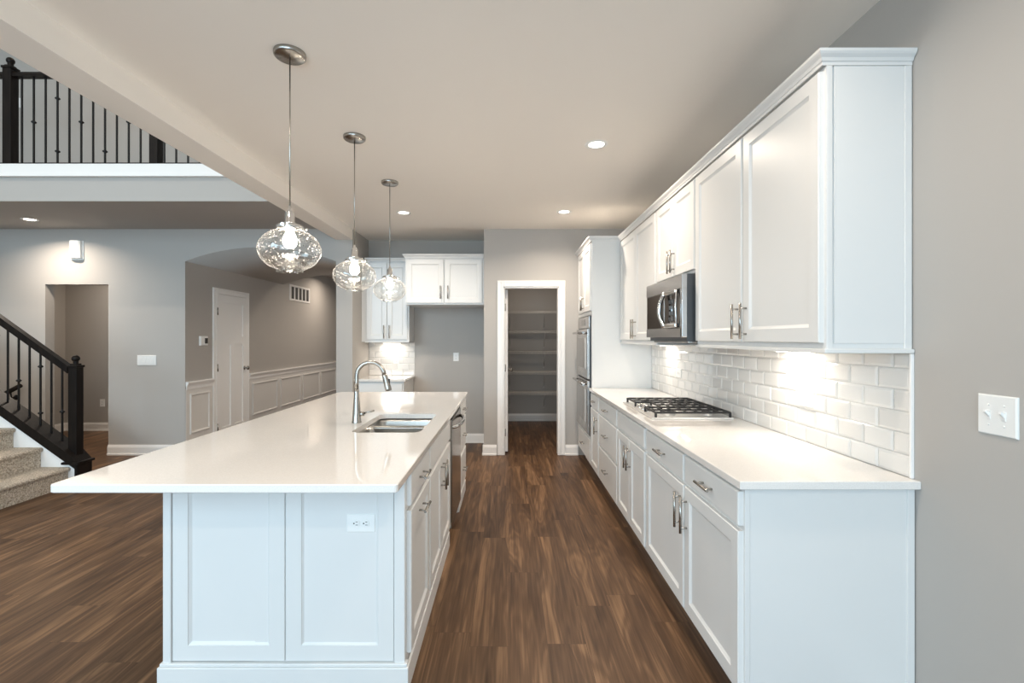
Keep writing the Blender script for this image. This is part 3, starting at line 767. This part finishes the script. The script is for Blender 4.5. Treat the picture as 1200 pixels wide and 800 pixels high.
b = nb(); box(b, XB1+.003, -1.29, 5.99, YK-.003, .115, CB); box(b, XB1+.003, -1.29, 6.06, YK-.003, 0, .116); obj('body', b, WHITE, t)
Mb = lambda u, v, w: (u, 5.99 - w, v)
drawer(t, Mb, XB1+.02, -1.305, BZ2, BZ3, False); door(t, Mb, XB1+.02, -1.60, BZ0, BZ1, -1.63, .60); door(t, Mb, -1.594, -1.305, BZ0, BZ1, -1.565, .60)
b = slab_hole([(XB1+.002, 5.955), (-1.265, 5.955), (-1.265, YK-.002), (XB1+.002, YK-.002)], None, CB, CT)
tag(obj('countertop', b, QUARTZ, None, (XB1, 5.955, CB)), 'short white countertop under the back wall upper cabinet', 'countertop')
Mt = lambda u, v, w: (u, YK - .003 - w, v)
t = thing('backsplash', (km, YK, CT), 'small lit subway tile backsplash on the back wall left of the alcove', 'backsplash')
b = nb(); box(b, XB1+.004, -1.272, YK-.004, YK, CT+.001, UZ0-.009); obj('grout_bed', b, GROUT, t)
obj('tiles', tiles(XB1+.004, -1.272, CT+.002, UZ0-.01, Mt), TILE, t)
Mkt = lambda u, v, w: (u, YK - .0105 - w, v)
outlet('electrical_outlet', Mkt, -1.52, 1.13, 'white outlet on the small tiled backsplash at the back', None)
t = thing('under_cabinet_light', (km, 6.52, UZ0-.009), 'slim light fixed under the narrow back wall cabinet', 'light', 'under-cabinet lights')
b = nb(); box(b, km-.12, km+.12, 6.49, 6.55, UZ0-.021, UZ0-.009, .003); obj('housing', b, SWHITE, t)
b = nb(); box(b, km-.11, km+.11, 6.50, 6.54, UZ0-.0225, UZ0-.021); obj('diffuser', b, LENS, t)
a = area('under_cabinet_lamp', (0, 0, -.018), (0, 0, 0), .20, UNDER_W*.4, (1, .91, .80), .04); a.parent = t
Mbw = lambda u, v, w: (u, YK - w, v)
outlet('electrical_outlet', Mbw, -.712, 1.165, 'white outlet on the bare grey wall of the fridge alcove', None)

# ------------------------------------------------------------------ pendants
def make_pendant():
    t = thing('pendant_light', (0, 0, ZC), 'x', 'pendant light', 'glass pendants over the island')
    b = nb(); lathe(b, [(0, ZC), (.071, ZC), (.072, ZC-.006), (.070, ZC-.018), (.062, ZC-.024), (0, ZC-.026)], (0,0,0), 32); obj('canopy', b, NICKEL, t)
    b = nb(); tube(b, [(0, 0, ZC-.02), (0, 0, 2.02)], .0032, 8); obj('cord', b, NICKEL, t)
    b = nb(); lathe(b, [(0, 2.035), (.006, 2.03), (.008, 2.012), (.018, 2.006), (.021, 1.998), (.021, 1.958), (.026, 1.954), (.026, 1.946), (.02, 1.944)], (0,0,0), 24); so = obj('socket', b, CHROME, t)
    b = nb(); lathe(b, [(.02, 1.946), (.052, 1.944), (.060, 1.938), (.060, 1.926), (.056, 1.922)], (0,0,0), 28); hc = obj('shade_holder', b, CHROME, t)
    for k in range(3):
        a = PI/6 + 2*PI*k/3; c, s = math.cos(a), math.sin(a)
        b = nb(); tube(b, [(c*.055, s*.055, 1.932), (c*.068, s*.068, 1.932), (c*.069, s*.069, 1.932), (c*.078, s*.078, 1.932)], [.003, .003, .007, .007], 8); obj('thumb_screw', b, CHROME, hc)
    # blown glass: flattened globe with an open foot, given wall thickness
    zc, rx, rz = 1.828, .137, .098
    prof = [(.052, 1.930)]
    for k in range(25):
        a = math.radians(66 - (66+58)*k/24); prof.append((rx*math.cos(a)**.92, zc + rz*math.sin(a)))
    prof += [(.066, 1.742), (.058, 1.738), (.056, 1.730), (.060, 1.727)]
    b = nb(); lathe(b, prof, (0,0,0), 48); g = obj('glass_shade', b, GLASS, t)
    b = nb(); lathe(b, [(0, 1.836), (.017, 1.839), (.028, 1.853), (.031, 1.870), (.027, 1.890), (.016, 1.912), (.014, 1.922), (.013, 1.944)], (0,0,0), 20); obj('bulb', b, BULBM, t)
    return t
pend = make_pendant()
for i, (x, y, lab) in enumerate(((-1.015, 2.258, 'seeded glass pendant light over the near end of the island, the largest in view'),
                               (-1.012, 3.195, 'middle seeded glass pendant light over the island'),
                               (-1.006, 4.12, 'seeded glass pendant light over the far end of the island, by the back cabinets'))):
    o = pend if i == 0 else copy_tree(pend)
    o.location = (x, y, ZC); o['label'] = lab

# ------------------------------------------------------------------ recessed lights
def make_recessed():
    t = thing('recessed_light', (0, 0, ZC), 'x', 'recessed light')
    b = nb(); lathe(b, [(.052, ZC-.001), (.054, ZC-.004), (.075, ZC-.005), (.079, ZC-.001)], (0,0,0), 32); obj('trim_ring', b, SWHITE, t)
    b = nb(); lathe(b, [(0, ZC-.0025), (.053, ZC-.0022)], (0,0,0), 32); obj('lens', b, LENS, t)
    return t
rec = make_recessed()
rl = [(.600, 3.322, 'recessed ceiling light in the kitchen ceiling by the microwave side', .9, 'recessed lights in the kitchen ceiling'),
      (.581, 5.095, 'recessed ceiling light in front of the pantry doorway', .28, 'recessed lights in the kitchen ceiling'),
      (-1.107, 5.13, 'recessed ceiling light beside the farthest pendant', .10, 'recessed lights in the kitchen ceiling'),
      (-5.34, 5.425, 'recessed light in the lowered ceiling under the balcony', .3, None)]
for i, (x, y, lab, k, g) in enumerate(rl):
    o = rec if i == 0 else copy_tree(rec)
    o.location = (x, y, ZC); o['label'] = lab
    if g: o['group'] = g
    elif 'group' in o: del o['group']
    a = area('recessed_lamp', (0, 0, -.008), (0, 0, 0), .10, LAMP_W*k, WARM, None, 'DISK', 150); a.parent = o
# the same ceiling lamps nearer the camera, foyer, side room and two storey room lamps, all unseen
for x, y, z, k in ((.6, 1.4, ZC, .65), (-1.1, 1.4, ZC, .8), (.6, -.6, ZC, .5), (-1.1, -.6, ZC, .6), (-2.5, 8.8, ZC, 1.0), (-2.24, 7.0, 2.37, .6), (-3.35, 9.9, ZC, .9), (-5.6, 6.8, ZC, .95), (.4, 7.2, ZC, .5)):  # hall vault and pantry lamps are fill, added to brighten door and shelves
    area('unseen_lamp', (x, y, z-.01), (0, 0, 0), .12, LAMP_W*k, WARM, None, 'DISK', 160)
area('loft_lamp', (-4.6, 5.2, ZT-.01), (0, 0, 0), .2, 9, (1, .76, .55), None, 'DISK', 170)
for x, y in ((-3.6, 1.2), (-5.6, 1.2)):
    area('unseen_lamp', (x, y, ZT-.01), (0, 0, 0), .3, GREAT_W, WARM, None, 'DISK', 170)

# ------------------------------------------------------------------ balcony railing
def knob(bm, x, y, z, r=.022):
    lathe(bm, [(.006, z-.026), (.010, z-.020), (.009, z-.014), (r, z-.004), (r, z+.004), (.009, z+.014), (.010, z+.020), (.006, z+.026)], (x, y, 0), 10)
def newel(parent, x, y, z0, z1, w=.07):
    b = nb(); box(b, x-w, x+w, y-w, y+w, z0, z1-.03, .004)
    box(b, x-w-.008, x+w+.008, y-w-.008, y+w+.008, z1-.03, z1-.008, .004); box(b, x-w*.75, x+w*.75, y-w*.75, y+w*.75, z1-.008, z1+.008, .003)
    n = obj('newel_post', b, DARKWOOD, parent)
    b = nb(); lathe(b, [(.024, z1+.006), (.020, z1+.016), (.026, z1+.022)] + [(.034*math.cos(a), z1+.055+.034*math.sin(a)) for a in [math.radians(-55+145*k/10) for k in range(11)]] + [(0, z1+.0895)], (x, y, 0), 18)
    obj('finial', b, DARKWOOD, n)
YR = YL + .05
t = thing('balcony_railing', (-4.5, YR, 3.096), 'black balcony railing with knuckled iron balusters on the upper floor', 'railing')
b = nb(); box(b, XL, XB0, YR-.03, YR+.03, 3.0965, 3.118, .003); obj('shoe_rail', b, DARKWOOD, t)
b = nb(); prism(b, [(YR-.032, 3.955), (YR-.032, 3.975), (YR-.020, 4.0), (YR+.020, 4.0), (YR+.032, 3.975), (YR+.032, 3.955)], XL, XB0, 'X'); obj('handrail', b, DARKWOOD, t)
PX = [-4.847, -3.43, -6.25]
for x in PX: newel(t, x, YR, 3.09, 4.06, .041)
k0 = -4.81 + .09
pitch = .1155
xs = []
x = -4.065 + .0  # first px 25.75
x = (25.75-596)/570*YR
k = 0
while x < XB0 - .02:
    if all(abs(x-q) > .075 for q in PX): xs.append((x, k))
    x += pitch; k += 1
x = (25.75-596)/570*YR - pitch*2.2; k = 2
while x > XL:
    if all(abs(x-q) > .075 for q in PX): xs.append((x, k))
    x -= pitch; k += 1
for x, k in xs:
    b = nb(); box(b, x-.0065, x+.0065, YR-.0065, YR+.0065, 3.10, 3.97)
    if k % 4 == 1: knob(b, x, YR, 3.52)
    if k % 4 == 3: knob(b, x, YR, 3.75); knob(b, x, YR, 3.235)
    obj('baluster', b, WIREBLK, t)

# ------------------------------------------------------------------ staircase
RUN, RISE = .262, .187
SX, SYa, SYb = -4.19, 3.62, 4.655
t = thing('staircase', (-5.0, 4.1, 0), 'staircase with beige carpeted steps behind the island at the left edge', 'stairs')
for k in range(8):
    x1 = SX - RUN*k; z1 = RISE*(k+1); x0 = x1-RUN-.03 if k < 7 else XL+.002
    b = nb(); z0 = RISE*k
    prism(b, [(x1-.025, 0 if k == 0 else z0-.012), (x1-.025, z1-.045), (x1-.008, z1-.038), (x1, z1-.022), (x1-.004, z1-.008), (x1-.018, z1), (x0, z1), (x0, 0 if k == 0 else z0-.012)], SYa, SYb)
    obj('step', b, CARPET, t)
sl = RISE/RUN
def zs_(x, base): return base + (-4.14 - x)*sl
b = nb(); prism(b, [(-4.145, 0), (-4.145, zs_(-4.145, .16)), (SX-RUN*8+.03, zs_(SX-RUN*8+.03, .16)), (SX-RUN*8+.03, 0)], SYb+.001, 4.80); obj('stringer', b, TRIM, t)
XE = SX - RUN*8 + .03
t = thing('stair_railing', (-4.21, 4.73, 0), 'black stair railing with newel post and iron balusters beside carpeted steps', 'railing')
b = nb(); prism(b, [(-4.125, zs_(-4.125, .175)), (-4.125, .235), (-4.20, zs_(-4.20, .275)), (XE, zs_(XE, .275)), (XE, zs_(XE, .175))], SYb-.02, 4.815); obj('shoe_rail', b, DARKWOOD, t)
b = nb(); box(b, -4.144, -4.118, SYb-.015, 4.81, 0, .215, .003); box(b, -4.26, -4.10, SYb-.03, 4.825, .213, .236, .004); obj('plinth', b, DARKWOOD, t)
newel(t, -4.213, 4.735, .21, 1.165, .041)
b = nb(); hb = 1.085
prism(b, [(-4.27, zs_(-4.27, hb-.10)), (-4.27, zs_(-4.27, hb-.025)), (XE, zs_(XE, hb-.025)), (XE, zs_(XE, hb-.10))], 4.705, 4.765); obj('handrail', b, DARKWOOD, t)
bx = [(73-12.75*j-596)/570*4.735 for j in range(28)]
for j, x in enumerate(bx):
    if x < XE + .05: break
    za_, zb_ = zs_(x, .27), zs_(x, hb-.095)
    b = nb(); box(b, x-.0065, x+.0065, 4.7285, 4.7415, za_, zb_)
    if j % 4 == 0: knob(b, x, 4.735, za_ + .40*(zb_-za_))
    if j % 4 == 2: knob(b, x, 4.735, za_ + .17*(zb_-za_)); knob(b, x, 4.735, za_ + .80*(zb_-za_))
    obj('baluster', b, WIREBLK, t)
# wall-mounted handrail end on the far wall
t = thing('wall_handrail', (-5.95, YP, .8), 'short dark handrail on the far wall behind the stair balusters', 'handrail')
b = nb(); tube(b, [(-6.9, 5.84, .30), (-6.3, 5.84, .62), (-5.86, 5.84, .85)], .026, 12); obj('rail', b, DARKWOOD, t)
b = nb(); tube(b, [(-5.98, YP, .70), (-5.98, 5.85, .70), (-5.98, 5.84, .77)], .009, 8); lathe(b, [(0, .006), (.03, .006), (.032, 0)], (-5.98, YP, .70), 14, '-Y'); obj('bracket', b, WIREBLK, t)

# ------------------------------------------------------------------ pantry shelves
gp = 'wire shelves in the pantry'
labs = ['topmost white wire shelf in the pantry', 'second white wire shelf from the top in the pantry', 'third white wire shelf from the top, the middle one in the pantry', 'fourth white wire shelf from the top in the pantry', 'lowest white wire shelf in the pantry']
for z, lab in zip((1.858, 1.533, 1.194, .855, .516), labs):
    t = thing('pantry_shelf', (.6, 8.34, z), lab, 'shelf', gp)
    b = nb(); x0, x1, yf = -.17, XR-.01, 7.98
    for k in range(15):
        y = yf + (8.33-yf)*k/14; tube(b, [(x0, y, z), (x1, y, z)], .0028, 5)
    for q in (yf, ): 
        tube(b, [(x0, q, z-.028), (x1, q, z-.028)], .005, 6); tube(b, [(x0, q, z-.014), (x1, q, z-.014)], .004, 6); tube(b, [(x0, q, z), (x1, q, z)], .005, 6)
    x = x0+.01
    while x < x1: tube(b, [(x, yf, z-.028), (x, yf, z), (x, 8.33, z)], .0024, 4); x += .05
    obj('wire_deck', b, WIREW, t)
    for x in (.02, .60, 1.2):
        b = nb(); tube(b, [(x, yf+.01, z-.02), (x, 8.335, z-.26)], .005, 6); box(b, x-.008, x+.008, 8.33, 8.34, z-.29, z-.22, .002); obj('bracket', b, WIREW, t)

# ------------------------------------------------------------------ small wall things
t = thing('light_switch', (XR, 1.444, 1.19), 'white double toggle switch on the right wall past the cabinets', 'light switch')
Ms = lambda u, v, w: (XR - w, u, v)
obj('cover_plate', rings(nb(), 1.385, 1.503, 1.13, 1.25, [(0, 0), (0, .003), (.004, .007), (.007, .007)], Ms), SWHITE, t)
for y in (1.421, 1.467):
    b = nb(); box(b, XR-.009, XR-.006, y-.006, y+.006, 1.176, 1.204, .001)
    v = [Ms(u, z, w) for u, z, w in ((y-.0045, 1.184, .008), (y+.0045, 1.184, .008), (y+.0045, 1.196, .008), (y-.0045, 1.196, .008), (y-.004, 1.198, .021), (y+.004, 1.198, .021), (y+.004, 1.205, .019), (y-.004, 1.205, .019))]
    v = [b.verts.new(p) for p in v]
    for f in ((0,1,5,4),(1,2,6,5),(2,3,7,6),(3,0,4,7),(4,5,6,7)): b.faces.new([v[i] for i in f])
    tg = obj('toggle', b, SWHITE, t)
    for z in (1.16, 1.22):
        b = nb(); lathe(b, [(.0035, 0), (.003, .0012), (0, .0016)], (XR-.0068, y, z), 10, '-X'); obj('screw', b, SWHITE, t)
Ma = lambda u, v, w: (u, YP - w, v)
t = thing('light_switch', (-4.395, YP, 1.15), 'white four-gang switch plate on the wall between doorway and arch', 'light switch')
obj('cover_plate', rings(nb(), -4.51, -4.28, 1.09, 1.212, [(0, 0), (0, .003), (.004, .007), (.007, .007)], Ma), SWHITE, t)
for k in range(4):
    x = -4.464+.046*k; obj('rocker', rings(nb(), x-.015, x+.015, 1.118, 1.184, [(0, .006), (0, .009), (.002, .010)], Ma), SWHITE, t)
t = thing('alarm_siren', (-5.24, YP, 2.36), 'white alarm box mounted high on the far wall above the doorway', 'alarm box')
obj('back_plate', box(nb(), -5.315, -5.155, YP-.012, YP, 2.365, 2.60, .004), SWHITE, t)
b = nb(); pts = []
for k in range(9):
    a = PI*k/8; pts.append((-5.235+.070*math.cos(a), YP-.012-.055*math.sin(a)**.6))
prism(b, pts, 2.385, 2.595, 'Z'); obj('cover', b, SWHITE, t)
t = thing('thermostat', (XH, 6.25, 1.385), 'white thermostat with a dark screen on the hallway wall', 'thermostat')
obj('body', rings(nb(), 6.175, 6.325, 1.325, 1.445, [(0, 0), (0, .018), (.006, .024), (.01, .024)], Mh), SWHITE, t)
obj('display', rings(nb(), 6.255, 6.315, 1.35, 1.42, [(0, .022), (0, .0255), (.001, .026)], Mh), BLACKGL, t)
t = thing('return_air_vent', (XH, 9.16, 2.1), 'white framed air vent high on the hallway wall under the arch', 'vent')
b = nb(); rings(b, 8.72, 9.60, 2.10, 2.39, [(0, 0), (0, .008), (.005, .012), (.03, .012), (.035, .004)], Mh); obj('frame', b, TRIM, t)
b = nb(); box(b, XH+.002, XH+.0055, 8.756, 9.564, 2.136, 2.354); obj('backing', b, VENTD, t)
for k in range(6):
    y = 8.76 + .8*k/5.0
    b = nb(); box(b, XH+.004, XH+.012, y-.02, y+.02, 2.136, 2.354, .002); obj('divider', b, TRIM, t)
b = nb()
for k in range(16):
    z = 2.145+.2*k/15; box(b, XH+.005, XH+.008, 8.757, 9.563, z-.0025, z+.0025)
obj('louvres', b, VENTD, t)
Mq = lambda u, v, w: (u, 7.46 - w, v)
outlet('electrical_outlet', Mq, (119.5-596)/570*7.45, 1.42-(472-396)/570*7.46, 'white outlet low on the wall seen through the left doorway', None)
Ml = lambda u, v, w: (u, 6.0 - w, v)
t = thing('light_switch', (-6.05, 6.0, 4.32), 'white switch plate on the loft wall behind the balcony railing', 'light switch')
obj('cover_plate', rings(nb(), -6.06, -5.985, 4.26, 4.38, [(0, 0), (0, .003), (.004, .007), (.007, .007)], Ml), SWHITE, t)
obj('rocker', rings(nb(), -6.037, -6.008, 4.288, 4.352, [(0, .006), (0, .009), (.002, .010)], Ml), SWHITE, t)
